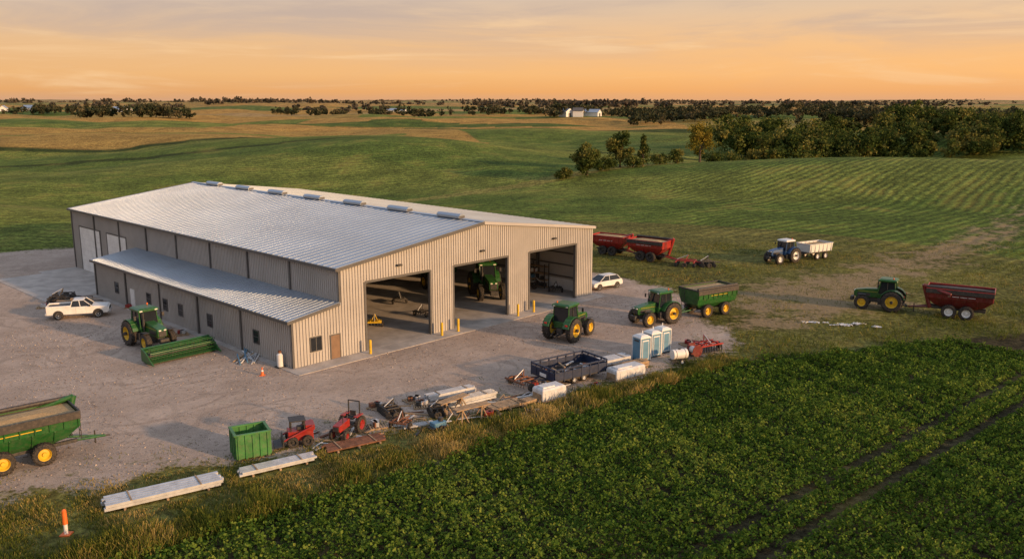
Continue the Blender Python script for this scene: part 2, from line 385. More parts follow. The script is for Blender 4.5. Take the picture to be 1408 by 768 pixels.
keep=(g_<.5)&((px>-20))&(rng.random(n)<(.5+.3*wob(px*.3,py*.3)))&~((d_>1)&(rng.random(n)<.6))&(py>70.5+(px-19)*.30)
px,py=px[keep],py[keep]; n=len(px)
nearb=np.exp(-np.clip(py-(71+(px-19)*.3),0,50)/5.)
scatter('rough_grass',np.stack([px,py],1),rng.uniform(.08,.26,n)*(1+2.2*nearb),rng.uniform(.04,.10,n),.34+.15*wob(px*.2,py*.2)+rng.normal(0,.18,n),.6)
n=20000
px=rng.uniform(-45,20,n); py=rng.uniform(40,75,n); g_=polydist(px,py,GRAV)
keep=(g_>0)&(g_<7.5)&(wob(px*.7,py*.7)>.7+g_*.13)
px,py=px[keep],py[keep]; n=len(px)
scatter('gravel_weeds',np.stack([px,py],1),rng.uniform(.05,.22,n),rng.uniform(.04,.08,n),.4+rng.normal(0,.2,n),.8)
n=34000
px=rng.uniform(-48,20,n); py=rng.uniform(40,100,n); g_=polydist(px,py,GRAV)
keep=(g_>.3)&(wob(px*.25+1,py*.25)>-.6+rng.normal(0,.8,n)); px,py=px[keep],py[keep]; n=len(px)
cst=np.stack([px,py,np.full(n,.02)],1)
stm=foliage('gravel_stone_mat',[(0,(.14,.105,.085)),(.5,(.30,.235,.19)),(1,(.52,.43,.35))],0.)
quadmesh('gravel_stones',leafq(cst,rng.uniform(.05,.14,n),1.6,.9),stm,rng.random(n))
# trees
def crown(cx,cy,cz,h,w,nclump,nleaf,ls,shape='round'):
    k=nclump
    d=nrm(rng.normal(size=(k,3))); r=rng.uniform(.35,1.,k)[:,None]
    cc=d*r*np.array([w*.40,w*.40,h*.34]);
    if shape=='cone': 
        zz=rng.uniform(-1,1,k); ang=rng.uniform(0,6.28,k); rad=(1-zz)/2*w*.42*rng.uniform(.4,1,k)
        cc=np.stack([np.cos(ang)*rad,np.sin(ang)*rad,zz*h*.40],1)
    cr=rng.uniform(.13,.24,k)*w
    ct=np.clip(.45+.28*rng.normal(size=k),0,1)
    id_=rng.integers(0,k,nleaf); dd=nrm(rng.normal(size=(nleaf,3))); rr=rng.random(nleaf)**.5
    P=cc[id_]+dd*(cr[id_]*rr)[:,None]*np.array([1,1,.8])
    P+=np.array([cx,cy,cz+h*.58]); P[:,2]=np.maximum(P[:,2],cz+h*.1)
    return leafq(P,rng.uniform(.6,1.3,nleaf)*ls,.3,.8),ct[id_]+rng.normal(0,.12,nleaf),cc+np.array([cx,cy,cz+h*.58])
def tree(name,x,y,h,w,mat=F_tree,nleaf=2600,ls=.42,shape='round',low=0):
    z=float(HH(x,y)); b=B(name,(x,y,z))
    Vq,t,cc=crown(0,0,-low*h,h,w,26 if shape=='round' else 30,nleaf,ls,shape)
    b.cyl('trunk',M['bark'],(0,0,-.3),(0,0,h*.45),h*.03,h*.017,8)
    for j in range(7):
        b.cyl('limbs',M['bark'],(0,0,h*(.2+.04*j)),tuple(cc[j]*.85),h*.012,h*.004,6)
    e=b.finish(0); quadmesh('crown',Vq,mat,t,e)
tree('deciduous_tree',20.8,243,10.6,10.5,F_tree,3800,.58,low=.12)
tree('deciduous_tree',31.6,257,12.2,9.4,F_tree,3800,.58,low=.10)
tree('autumn_tree',58.5,274,13.6,9.6,F_ytree,4000,.55,low=.06)
tree('cedar_tree',38.5,258,9.,5.2,F_tree,1800,.48,'cone',low=.05)
tree('shrub',14,241,4.8,6.,F_tree,1200,.48,low=.25)
tree('shrub',26.5,250,5.4,8,F_tree,1400,.48,low=.25)
tree('shrub',44,262,5.2,7,F_tree,1200,.48,low=.25)
tree('shrub',49,262,6.2,6.,F_tree,1200,.48,low=.2)
tree('shrub',35,254,5.2,8,F_tree,1300,.48,low=.25)
tree('shrub',64,281,4.6,8,F_tree,1100,.48,low=.25)
tree('shrub',71,286,4.4,9,F_tree,1100,.48,low=.25)
def mass(name,pts,hr,mat,nleaf,ls,ncl=9):
    V=[];T=[]
    for (x,y) in pts:
        h=rng.uniform(*hr); w=h*rng.uniform(.75,1.15)
        q_,t,_=crown(x,y,float(HH(x,y))-h*.12,h,w,ncl,nleaf,ls); V.append(q_); T.append(t+rng.normal(0,.18))
    quadmesh(name,np.concatenate(V),mat,np.concatenate(T))
pts=[]
for i_ in range(210):
    t=rng.random(); x=80+t*270; y=320+t*50+rng.random()**1.6*75
    pts.append((x,y))
mass('tree_grove',pts,(10.5,19),F_tree,950,1.05,14)
pts=[(80+12*rng.random()+i_*4.6,312+i_*1.1+rng.normal(0,3)) for i_ in range(60)]
mass('shrub_belt',pts,(5,11),F_tree,420,.85,8)
def line(x0,y0,x1,y1,n,wd): 
    t=rng.random(n); return np.stack([x0+(x1-x0)*t+rng.normal(0,wd*.3,n),y0+(y1-y0)*t+rng.normal(0,wd,n)],1)
pts=np.concatenate([line(-430,880,-320,880,44,9),line(-640,1150,-560,1180,30,25),
 line(40,900,95,960,26,14),line(110,800,210,900,60,25),line(240,680,480,780,140,30),line(300,560,520,640,80,22),
 line(430,480,700,620,110,25),line(-130,1150,60,1250,60,30),line(100,1100,520,1300,160,50),line(-330,1250,-160,1300,50,30),line(520,900,900,1100,150,50),line(150,1000,420,1020,80,25)])
mass('distant_tree_row',pts,(10,17),F_far,170,2.1,8)
pts=[]
for yy,nn2 in ((1700,260),(2300,340),(3100,420),(4200,420),(5600,340),(7500,300)):
    for s_ in range(int(nn2/20)):
        cx=rng.uniform(-.68,.68)*yy; ln=rng.uniform(.03,.14)*yy; y0=yy*rng.uniform(.88,1.12)
        pts.append(line(cx,y0,cx+ln,y0+rng.normal(0,60),20,40))
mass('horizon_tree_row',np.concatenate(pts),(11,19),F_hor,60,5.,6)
# ------------------------------------------------------------------ machine shed
W,LX=39.3,4.82; R=(W+LX)/2; EV,RG=7.8,10.0; LEN=60.; LL=40.6
def top(x): return EV+(RG-EV)*(1-abs(x-R)/(R-LX))
b=B('machine_shed',(-18.16,69.67,0),46.2)
doors=[(7.5,15.1),(18.,25.6),(28.8,36.5)]; DH=6.2; th=.15
br=sorted(set([LX,R,W]+[a for d in doors for a in d]))
for a0,a1 in zip(br[:-1],br[1:]):
    isd=any(d[0]<=a0 and a1<=d[1] for d in doors); z0=DH if isd else 0.05
    b.prism('front_wall',M['wall'],[(a0,z0),(a1,z0),(a1,top(a1)),(a0,top(a0))],0,th)
b.prism('front_wall',M['wall'],[(0,.05),(LX,.05),(LX,4.78),(0,4.07)],0,th)
for x in np.arange(.15,W,.305):
    z0=.06; z1=top(x) if x>LX else 4.07+.71*x/LX
    segs=[(z0,z1)]
    for d in doors:
        if d[0]-.12<x<d[1]+.12: segs=[(DH+.18,z1)]
    if 3.6<x<4.75: segs=[(2.25,z1)]
    if 1.55<x<2.95: segs=[(z0,1.0),(2.45,z1)]
    for s0,s1 in segs: b.bx('front_ribs',M['wall'],x-.045,x+.045,-.08,.01,s0,s1-.02)
b.bx('side_wall',M['wall'],LX,LX+th,th,LEN,0.05,EV)
b.bx('right_wall',M['wall'],W-th,W,th,LEN,.05,EV)
b.prism('back_wall',M['wall'],[(LX,0.05),(W,0.05),(W,EV),(R,RG),(LX,EV)],LEN-th,LEN)
b.bx('leanto_wall',M['wall'],0,th,th,LL,.05,4.07)
b.prism('leanto_end',M['wall'],[(0,.05),(LX,.05),(LX,4.78),(0,4.07)],LL-th,LL)
wins=[5.7,14.,19.9,23.2,27.,35.]
for y in np.arange(.35,LL,.305):
    segs=[(.06,4.05)]
    if any(abs(y-w)<.62 for w in wins): segs=[(.06,1.05),(2.35,4.05)]
    if abs(y-31)<.6: segs=[(2.2,4.05)]
    for s0,s1 in segs: b.bx('side_ribs',M['wall'],-.06,.01,y-.04,y+.04,s0,s1)
for y in np.arange(.35,LEN-.1,.305):
    z0=4.85 if y<LL else .06
    if 43.1<y<49 or 50.9<y<57.7: z0=5.85
    b.bx('side_ribs',M['wall'],LX-.06,LX+.01,y-.04,y+.04,z0,EV-.05)
for d0,d1 in ((43.3,48.8),(51.1,57.5)):
    b.bx('overhead_doors',M['white'],LX-.08,LX+.02,d0,d1,.06,5.7)
    for z in np.arange(.7,5.6,.7): b.bx('door_grooves',M['steel'],LX-.086,LX,d0,d1,z-.012,z+.012)
    for yy in (d0-.1,d1+.1): b.bx('trim',M['trim'],LX-.11,LX+.03,yy-.1,yy+.1,.06,5.82)
    b.bx('trim',M['trim'],LX-.112,LX+.03,d0-.2,d1+.2,5.703,5.85)
for d0,d1 in doors:
    for xx,sg in ((d0,1),(d1,-1)): b.bx('trim',M['trim'],xx-.1,xx+.1,-.08,th+.08,.05,DH+.08)
    b.bx('trim',M['trim'],d0+.1,d1-.1,-.082,th+.08,DH-.06,DH+.14)
    b.bx('wall_lights',M['black'],(d0+d1)/2-.25,(d0+d1)/2+.25,-.35,-.05,DH+1.0,DH+1.16)
for x in (W,): b.bx('trim',M['wall'],x-.12,x+.07,-.09,.12,.05,EV)
b.bx('trim',M['trim'],-.09,.09,-.09,.09,.05,4.05)
b.bx('trim',M['trim'],LX-.1,LX+.1,-.09,.06,4.9,EV)
for y in np.arange(7.5,LEN,7.5): b.bx('downspouts',M['trim'],LX-.19,LX-.03,y-.09,y+.09,(4.75 if y<LL else .06),EV)
for y in np.arange(8.1,LL+.2,8.1): b.bx('downspouts',M['trim'],-.19,-.03,y-.09,y+.09,.06,4.0)
b.bx('downspouts',M['trim'],LX-.17,LX-.03,LEN-.2,LEN,.06,EV)
def win_side(y):
    b.bx('windows',M['glass'],-.06,.02,y-.42,y+.42,1.15,2.25)
    b.bx('window_frames',M['trim'],-.08,.02,y-.5,y+.5,1.07,1.15); b.bx('window_frames',M['trim'],-.08,.02,y-.5,y+.5,2.25,2.33)
    for s_ in(-.46,.46): b.bx('window_frames',M['trim'],-.08,.02,y+s_-.04,y+s_+.04,1.15,2.25)
    b.bx('window_frames',M['trim'],-.078,.0,y-.42,y+.42,1.68,1.72)
for y in wins: win_side(y)
b.bx('windows',M['glass'],1.72,2.78,-.06,.02,1.15,2.3)
for s0,s1,z0,z1 in ((1.64,2.86,1.07,1.15),(1.64,2.86,2.3,2.38),(1.64,1.72,1.15,2.3),(2.78,2.86,1.15,2.3),(2.22,2.28,1.15,2.3)):
    b.bx('window_frames',M['trim'],s0,s1,-.085,.02,z0,z1)
b.bx('personnel_door',M['brown'],3.75,4.65,-.06,.02,.06,2.12)
for s0,s1,z0,z1 in ((3.66,3.75,.06,2.2),(4.65,4.74,.06,2.2),(3.75,4.65,2.12,2.2)): b.bx('window_frames',M['trim'],s0,s1,-.085,.02,z0,z1)
b.bx('personnel_door_side',M['white'],-.06,.02,30.5,31.5,.06,2.12)
sl=(RG-EV)/(R-LX); ov=.35
def slope(part,mat,x0,z0,x1,z1,y0,y1,t): b.prism(part,mat,[(x0,z0),(x1,z1),(x1,z1+t),(x0,z0+t)],y0,y1)
slope('roof',M['roof'],LX-ov,EV-sl*ov,R,RG,-.25,LEN+.25,.14)
slope('roof',M['roof'],R,RG,W+ov,EV-sl*ov,-.25,LEN+.25,.14)
for y in np.arange(-.1,LEN+.2,.915):
    slope('roof_ribs',M['roof'],LX-ov,EV-sl*ov+.13,R-.2,RG-sl*.2+.13,y-.04,y+.04,.045)
    slope('roof_ribs',M['roof'],R+.2,RG-sl*.2+.13,W+ov,EV-sl*ov+.13,y-.04,y+.04,.045)
s2=(4.78-4.07)/LX
slope('leanto_roof',M['roof'],-.4,4.07-s2*.4,LX-.01,4.78,-.2,LL+.25,.12)
for y in np.arange(-.05,LL+.2,.61): slope('roof_ribs',M['roof'],-.4,4.07-s2*.4+.11,LX-.06,4.78+.11,y-.035,y+.035,.05)
b.prism('ridge_cap',M['roof'],[(R-.35,RG+.15),(R+.35,RG+.15),(R,RG+.24)],-.27,LEN+.27)
for y in np.arange(3.,LEN-2,8.2):
    b.prism('ridge_vents',M['roof'],[(R-.42,RG+.2),(R+.42,RG+.2),(R+.42,RG+.42),(R+.2,RG+.6),(R-.2,RG+.6),(R-.42,RG+.42)],y,y+3.4)
    b.bx('ridge_vent_ends',M['trim'],R-.36,R+.36,y-.03,y+3.43,RG+.22,RG+.44)
for y0,y1 in ((-.30,-.252),(LEN+.252,LEN+.3)):
    b.prism('fascia',M['trim'],[(LX-ov,EV-sl*ov-.14),(R,RG-.12),(R,RG+.17),(LX-ov,EV-sl*ov+.16)],y0,y1)
    b.prism('fascia',M['wall'],[(R,RG-.12),(W+ov,EV-sl*ov-.14),(W+ov,EV-sl*ov+.16),(R,RG+.17)],y0,y1)
b.bx('gutter',M['trim'],LX-ov-.13,LX-ov-.002,-.29,LEN+.29,EV-sl*ov-.10,EV-sl*ov+.13)
b.bx('gutter',M['trim'],W+ov+.002,W+ov+.13,-.29,LEN+.29,EV-sl*ov-.10,EV-sl*ov+.13)
b.bx('gutter',M['trim'],-.52,-.402,-.24,LL+.28,4.07-s2*.4-.12,4.07-s2*.4+.11)
b.prism('fascia',M['trim'],[(-.4,3.9),(LX-.12,4.66),(LX-.12,4.92),(-.4,4.15)],-.25,-.202)
b.bx('floor_slab',M['concrete'],-.0,W,0,LEN,-.3,.05)
b.bx('apron',M['concrete'],-.7,W+.3,-1.9,-.003,-.3,.045)
b.bx('apron_side',M['concrete'],-.7,-.003,0.,LL,-.3,.04)
b.bx('apron_side',M['concrete'],-5.5,LX-.01,LL+.6,LEN-1.5,-.3,.042)
for y in np.arange(.5,LEN,7.4):
    for x in (LX+.35,W-.35): b.bx('columns',M['trim'],x-.18,x+.18,y-.12,y+.12,.05,EV-.2)
    slope('rafters',M['trim'],LX+.2,EV-.35,R,RG-.4,y-.08,y+.08,.3)
    slope('rafters',M['trim'],R,RG-.4,W-.2,EV-.35,y-.08,y+.08,.3)
for z in (1.6,3.,4.4,5.8,7.): b.bx('girts',M['trim'],W-.30,W-.16,.3,LEN-.3,z-.06,z+.06)
b.bx('interior_partition',M['inwall'],LX+.16,W-.16,34,34.1,.05,EV-.1)
for x in np.arange(LX+2,W-1,3.2): b.bx('partition_studs',M['trim'],x-.06,x+.06,33.85,33.99,.05,EV-.2)
b.bx('wainscot',M['white'],W-.2,W-.155,.3,LEN-.3,.06,1.3)
b.finish(0)
def SH(x,y,z=0.):
    a=math.radians(46.2); return (-18.16+x*math.cos(a)-y*math.sin(a),69.67+x*math.sin(a)+y*math.cos(a),z)
for x in (7.1,15.5,17.6,26.,28.4):
    o=B('bollard',SH(x,-1.1)); o.cyl('post',M['yellow'],(0,0,0),(0,0,1.25),.12,.12,14); o.cyl('cap',M['yellow'],(0,0,1.25),(0,0,1.31),.12,.05,14); o.finish(0)
# ------------------------------------------------------------------ vehicles
def tractor(name,loc,heading,body='green',rim='yellow',scale=1.,roof=None,duals=False):
    b=B(name,loc,heading,scale); G=M[body]; K=M['black']; RF=M[roof or body]
    rr,fr=.98,.68
    b.bx('chassis',K,-1.3,2.35,-.28,.28,.62,1.05)
    b.bx('front_axle',K,1.65,1.95,-.85,.85,.55,.75)
    b.cyl('rear_axle',K,(-.85,-1.5,rr),(-.85,1.5,rr),.14)
    hood=[(.45,1.1),(2.45,1.02),(2.62,1.15),(2.62,1.55),(2.50,1.72),(1.6,1.88),(.45,1.98)]
    b.prism('hood',G,hood,-.38,.38)
    b.bx('grille',K,2.60,2.66,-.30,.30,1.12,1.55)
    b.bx('side_grille',K,1.15,2.35,-.388,.388,1.15,1.5)
    for y in (-.2,.2): b.bx('headlights',M['lamp'],2.58,2.67,y-.1,y+.1,1.56,1.66)
    b.bx('stripe',M['yellow' if body=='green' else 'white'],.5,2.3,-.392,.392,1.60,1.65)
    b.bx('weights',K,2.66,2.95,-.35,.35,.62,1.0)
    b.cyl('exhaust',K,(.62,-.52,1.3),(.62,-.52,2.75),.06); b.cyl('exhaust',K,(.62,-.52,1.5),(.62,-.52,2.2),.10)
    b.loft('cab_base',G,[(1.0,-1.05,.45,-.62,.62),(1.55,-1.1,.5,-.75,.75)])
    b.loft('cab_glass',M['glass'],[(1.55,-1.05,.45,-.70,.70),(2.75,-.95,.25,-.66,.66)])
    for (x0,x1) in ((.47,.27),(-1.07,-.97),(-.35,-.33)):
        for y in (-1,1): b.cyl('cab_posts',G if x0!=-.35 else K,(x0,y*.72,1.55),(x1,y*.68,2.76),.05,.05,6)
    b.loft('cab_roof',RF,[(2.75,-1.15,.50,-.80,.80),(2.92,-1.15,.50,-.82,.82),(3.02,-.95,.3,-.62,.62)])
    for x in (-1.13,.50):
        for y in (-.6,.6): b.bx('work_lights',M['lamp'],x-.03,x+.03,y-.12,y+.12,2.78,2.88)
    b.cyl('beacon',M['orange'],(-.8,.5,3.0),(-.8,.5,3.17),.06)
    for y in (-1,1):
        b.cyl('mirror_arm',K,(.4,y*.7,2.5),(.5,y*1.12,2.5),.02,.02,5); b.bx('mirror',K,.47,.53,y*1.12-.1,y*1.12+.1,2.2,2.55)
    for sg in (-1,1):
        pts=[];n=9
        for j in range(n+1):
            a=math.radians(15+150*j/n); pts.append((-.85+1.12*math.cos(a),rr+1.12*math.sin(a)*.98))
        for j in range(n+1):
            a=math.radians(165-150*j/n); pts.append((-.85+1.05*math.cos(a),rr+1.05*math.sin(a)*.98))
        y0,y1=(.62,1.22) if sg>0 else (-1.22,-.62)
        for j in range(n):
            q_=[pts[j],pts[j+1],pts[2*n-j],pts[2*n+1-j]]; b.prism('fenders',G,q_,y0,y1)
        b.bx('taillights',M['redlamp'],-1.9,-1.84,sg*.95-.12,sg*.95+.12,1.45,1.6)
        b.bx('steps',K,.0,.4,sg*.8-.12,sg*.8+.12,.55,.6); b.bx('steps',K,.0,.4,sg*.8-.12,sg*.8+.12,.85,.9)
        b.bx('fuel_tank',K,-.05,.42,sg*.7-.18,sg*.7+.18,.6,1.15)
        b.wheel('rear_wheels',-.85,sg*1.08,rr,.55,rim,True,sg)
        if duals: b.wheel('rear_wheels',-.85,sg*1.72,rr,.55,rim,True,sg)
        b.wheel('front_wheels',1.8,sg*.98,fr,.42,rim,True,sg)
        b.bx('front_fenders',K,1.45,2.15,sg*.98-.2,sg*.98+.2,2*fr+.06,2*fr+.10)
    b.bx('hitch',K,-2.1,-1.2,-.08,.08,.5,.62)
    for y in (-.35,.35): b.cyl('hitch_arms',K,(-1.3,y,.9),(-2.05,y,.55),.05,.05,6)
    return b.finish(.025)
def cart(name,loc,heading,body='green',rim='yellow',scale=1.,tandem=True,L_=6.2,ht=1.,load='grain',rimcol=None,tarp=False,wb=.8,auger=True,boxy=False):
    b=B(name,loc,heading,scale); G=M[body]; K=M['black']; h0=1.25; 
    zt=3.1*ht; zm=2.1*ht; a=L_/2
    if boxy: b.loft('hopper',G,[(.95,-a*.7,a*.65,-.75,.75),(1.45,-a*.97,a*.88,-1.25,1.25),(zm,-a,a*.92,-1.42,1.42),(zt,-a,a*.92,-1.5,1.5)],True,False)
    else: b.loft('hopper',G,[(.85,-a*.35,a*.35,-.5,.5),(h0+.1,-a*.75,a*.7,-1.0,1.0),(zm,-a,a*.92,-1.42,1.42),(zt,-a,a*.92,-1.5,1.5)],True,False)
    b.bx('load',M[load],-a+.05,a*.92-.05,-1.44,1.44,zt-.22,zt-.18)
    b.loft('load_heap',M[load],[(zt-.19,-a+.3,a*.8,-1.2,1.2),(zt+.02,-a*.5,a*.4,-.4,.4)])
    for y in (-1.5,1.5): b.bx('rim',M[rimcol or body],-a-.05,a*.92+.05,y-.06,y+.06,zt-.10,zt+.04)
    for x in (-a,a*.92): b.bx('rim',M[rimcol or body],x-.05,x+.05,-1.44,1.44,zt-.10,zt+.04)
    n=8
    for j in range(n+1):
        x=-a*.97+j*(a*1.86)/n
        for sg in (-1,1):
            b.box('ribs',G,(x,sg*1.49,(zm+zt)/2-.05),(.09,.09,zt-zm-.1),(sg*-4.5,0,0))
    for x in np.linspace(-a*.55,a*.5,4):
        for sg in (-1,1): b.cyl('side_braces',G,(x,sg*1.0,h0),(x,sg*1.44,zm),.05,.05,6)
    b.bx('stripe',M['yellow' if body=='green' else 'white'],-a*.5,a*.3,-1.475,1.475,zm+.25,zm+.31)
    if tarp:
        b.cyl('tarp_roll',M['tarp'],(-a,1.35,zt+.12),(a*.92,1.35,zt+.12),.14,.14,10)
        for sg in (-1,1): b.box('tarp_board',M['tarp'],(-.04*a,sg*1.55,zt-.26),(a*1.94,.05,.46),(0,0,0))
    for sg in (-1,1): b.bx('frame',K,-a*.8,a*.9,sg*.55-.1,sg*.55+.1,.78,1.0)
    b.cyl('tongue',G,(a*.8,.45,.88),(a+1.5,0,.55),.08,.08,8); b.cyl('tongue',G,(a*.8,-.45,.88),(a+1.5,0,.55),.08,.08,8)
    b.cyl('hitch_ring',K,(a+1.45,0,.55),(a+1.8,0,.52),.06,.06,8)
    b.cyl('jack',K,(a+.9,.2,.1),(a+.9,.2,1.0),.05,.05,8)
    if auger:
        b.cyl('auger',G,(a*.8,1.0,.9),(a*1.02,1.15,zt+.25),.2,.2,12); b.cyl('auger',G,(a*1.02,1.15,zt+.2),(a*.2,1.68,zt-.5),.17,.17,12)
    for x in (a*.93+.08,):
        for y in (-.5,-.9): b.cyl('ladder',K,(x,y,1.),(x,y,zt),.03,.03,5)
        for z in np.arange(1.2,zt,.35): b.cyl('ladder',K,(x,-.5,z),(x,-.9,z),.02,.02,5)
    r=.72 if tandem else .9
    for x in ((-wb-.05,wb-.05) if tandem else (0.,)):
        b.cyl('axle',K,(x,-1.3,r),(x,1.3,r),.1)
        for sg in (-1,1): b.wheel('wheels',x,sg*1.25,r,.5,rim,True,sg)
    return b.finish(.02)
tractor('farm_tractor',(5.2,79.4,.0),56,scale=1.16)
tractor('farm_tractor',(14.6,85.3,0),212,scale=1.1)
cart('grain_cart',(20.4,88.9,0),212,tandem=True,scale=.97,L_=6.0,tarp=True,rimcol='black',auger=False,boxy=True,ht=.98,wb=1.3)
tractor('farm_tractor',(37.4,118.4,0),210,'blue','white',1.05,roof='white')
b=B('dump_wagon',(42.6,121.4,0),210)
b.loft('box',M['white'],[(1.1,-2.2,2.2,-1.15,1.15),(2.2,-2.3,2.3,-1.25,1.25)],True,False); b.bx('load',M['grain'],-2.2,2.2,-1.15,1.15,2.0,2.04)
for y in (-1.25,1.25): b.bx('rim',M['steel'],-2.35,2.35,y-.05,y+.05,2.15,2.27)
for x in (-2.3,2.3): b.bx('rim',M['steel'],x-.05,x+.05,-1.2,1.2,2.15,2.27)
for x in np.linspace(-2,2,6):
    for y in(-1.23,1.23): b.bx('ribs',M['white'],x-.05,x+.05,y-.06,y+.06,1.1,2.2)
b.bx('frame',M['black'],-2.,2.3,-.5,.5,.8,1.08); b.cyl('tongue',M['black'],(2.2,0,.8),(3.6,0,.55),.07)
for x in(-1.,.6):
    for s_ in(-1,1): b.wheel('wheels',x,s_*1.05,.5,.35,'white',False,s_)
b.finish()
tractor('farm_tractor',(39.7,91.0,0),150,scale=1.12)
cart('grain_cart',(45.9,87.5,0),150,'dred','white',1.,True,6.4,.98,'tarp',rimcol='red',tarp=True)
cart('grain_cart',(14.4,124.6,0),-35,'red','black',.95,True,5.8,.95,'grain',rimcol='red')
cart('grain_cart',(19.2,119.6,0),-38,'red','black',1.,True,5.8,.95,'grain',tarp=True)
cart('grain_cart',(-30.3,50.5,0),41,'green','yellow',.98,True,7.2,1.0,'grain',rimcol='black',tarp=True,wb=1.15)
tractor('farm_tractor',SH(30.4,8.0,.05),-75,scale=1.3)
cart('grain_cart',SH(29.2,15.5,.05),-60,'green','yellow',1.0,False,6.,1.05)
def implement(name,loc,heading,col='red',L_=3.,W_=2.,disc=True,scale=1.):
    b=B(name,loc,heading,scale)
    for x in np.linspace(-W_/2,W_/2,3): b.bx('toolbars',M[col],x-.06,x+.06,-L_/2,L_/2,.6,.74)
    for y in (-L_*.3,0,L_*.3): b.bx('frame',M[col],-W_/2,W_/2,y-.05,y+.05,.745,.85)
    for x in np.linspace(-W_/2,W_/2,3):
        for y in np.linspace(-L_/2+.1,L_/2-.1,int(L_/.3)):
            if disc: b.cyl('discs',M['black'],(x-.01,y,.27),(x+.02,y+.04,.27),.27,.27,12)
            b.cyl('shanks',M['black'],(x,y,.3),(x+.1,y,.62),.03,.03,5)
    b.cyl('tongue',M[col],(W_/2,0,.7),(W_/2+1.2,0,.5),.06); 
    b.cyl('mast',M[col],(0,-.3,.85),(.3,0,1.5),.05);b.cyl('mast',M[col],(0,.3,.85),(.3,0,1.5),.05);b.cyl('cylinder',M['steel'],(.3,0,1.5),(-W_/2,0,.85),.04)
    for s_ in(-1,1): b.wheel('wheels',0,s_*(L_/2+.1),.34,.2,'black',False,s_)
    b.finish(.01)
implement('disc_plow',(23.4,115.6,0),-20,'red',2.6,2.4)
implement('disc_plow',(26.,115.,0),10,'black',2.,1.6)
tractor('farm_tractor',(-33.3,77.2,0),-43,scale=1.16)
b=B('combine_header',(-28.9,73.2,0),-43)
b.prism('back_sheet',M['green'],[(-.7,.35),(-.55,.3),(-.5,1.25),(-.65,1.3)],-3.,3.)
b.prism('table',M['green'],[(-.55,.22),(.7,.12),(.75,.18),(-.55,.34)],-3.,3.)
for y in (-3.05,3.05): b.prism('end_dividers',M['green'],[(-.7,.2),(.4,.12),(1.5,.15),(.9,.5),(.2,1.0),(-.7,1.3)],y-.06,y+.06)
b.cyl('auger',M['black'],(-.15,-2.95,.6),(-.15,2.95,.6),.2,.2,12)
b.cyl('reel_tube',M['green'],(.55,-2.9,.95),(.55,2.9,.95),.07)
for k_ in range(6):
    a=k_*math.pi/3; x,z=.55+.45*math.cos(a),.95+.45*math.sin(a)
    b.cyl('reel_bats',M['green'],(x,-2.9,z),(x,2.9,z),.035,.035,6)
    for y in(-2.9,-1.,1.,2.9): b.cyl('reel_arms',M['black'],(.55,y,.95),(x,y,z),.025,.025,5)
    for y in np.arange(-2.8,2.9,.25): b.cyl('tines',M['black'],(x,y,z),(x+.03,y,z-.2),.012,.012,4)
for y in(-2.,2.): b.box('skids',M['black'],(0,y,.1),(1.,.2,.2))
b.bx('hitch',M['black'],-2.,-.65,-.3,.3,.5,.8)
b.finish(.01)
def pickup(name,loc,heading):
    b=B(name,loc,heading); Wt=M['white']
    b.prism('lower_body',Wt,[(-2.95,.5),(2.75,.5),(2.9,.65),(2.88,1.0),(2.7,1.15),(1.25,1.25),(-2.95,1.25)],-.97,.97)
    b.bx('bed_floor',M['black'],-2.85,-.75,-.8,.8,1.251,1.27)
    for y in(-.9,.9): b.bx('bed_side',Wt,-2.95,-.7,y-.07,y+.07,1.252,1.42)
    b.bx('tailgate',Wt,-2.97,-2.87,-.83,.83,1.252,1.42)
    b.loft('cab_glass',M['glass'],[(1.25,-.7,1.3,-.88,.88),(1.83,-.5,.6,-.74,.74)])
    b.loft('cab_roof',Wt,[(1.83,-.52,.62,-.75,.75),(1.9,-.4,.45,-.65,.65)])
    for (x0,x1) in ((1.3,.6),(.22,.12),(-.7,-.5)):
        for y in(-1,1): b.cyl('pillars',Wt,(x0,y*.89,1.25),(x1,y*.75,1.84),.05,.05,6)
    b.bx('bumpers',M['steel'],2.86,2.98,-.9,.9,.5,.72); b.bx('bumpers',M['steel'],-3.08,-2.95,-.9,.9,.5,.7)
    b.bx('grille',M['black'],2.86,2.93,-.55,.55,.75,1.0)
    for y in(-.75,.75):
        b.bx('lights',M['lamp'],2.82,2.91,y-.15,y+.15,.8,.98); b.bx('lights',M['redlamp'],-2.98,-2.9,y-.1+.08*np.sign(y),y+.1+.08*np.sign(y),.85,1.15)
    for x in (-.2,.75): b.bx('door_seams',M['black'],x-.01,x+.01,-.975,.975,.6,1.22)
    for x in(-1.85,1.85):
        for s_ in(-1,1):
            b.cyl('wheel_arches',M['black'],(x,s_*.90,.47),(x,s_*.978,.47),.5,.5,20)
            b.wheel('wheels',x,s_*.9,.42,.28,'steel',False,s_)
    for s_ in(-1,1): b.bx('mirrors',M['black'],1.05,1.2,s_*1.08-.1,s_*1.08+.1,1.25,1.45)
    b.finish(.03)
pickup('pickup_truck',(-44.6,87.6,0),18)
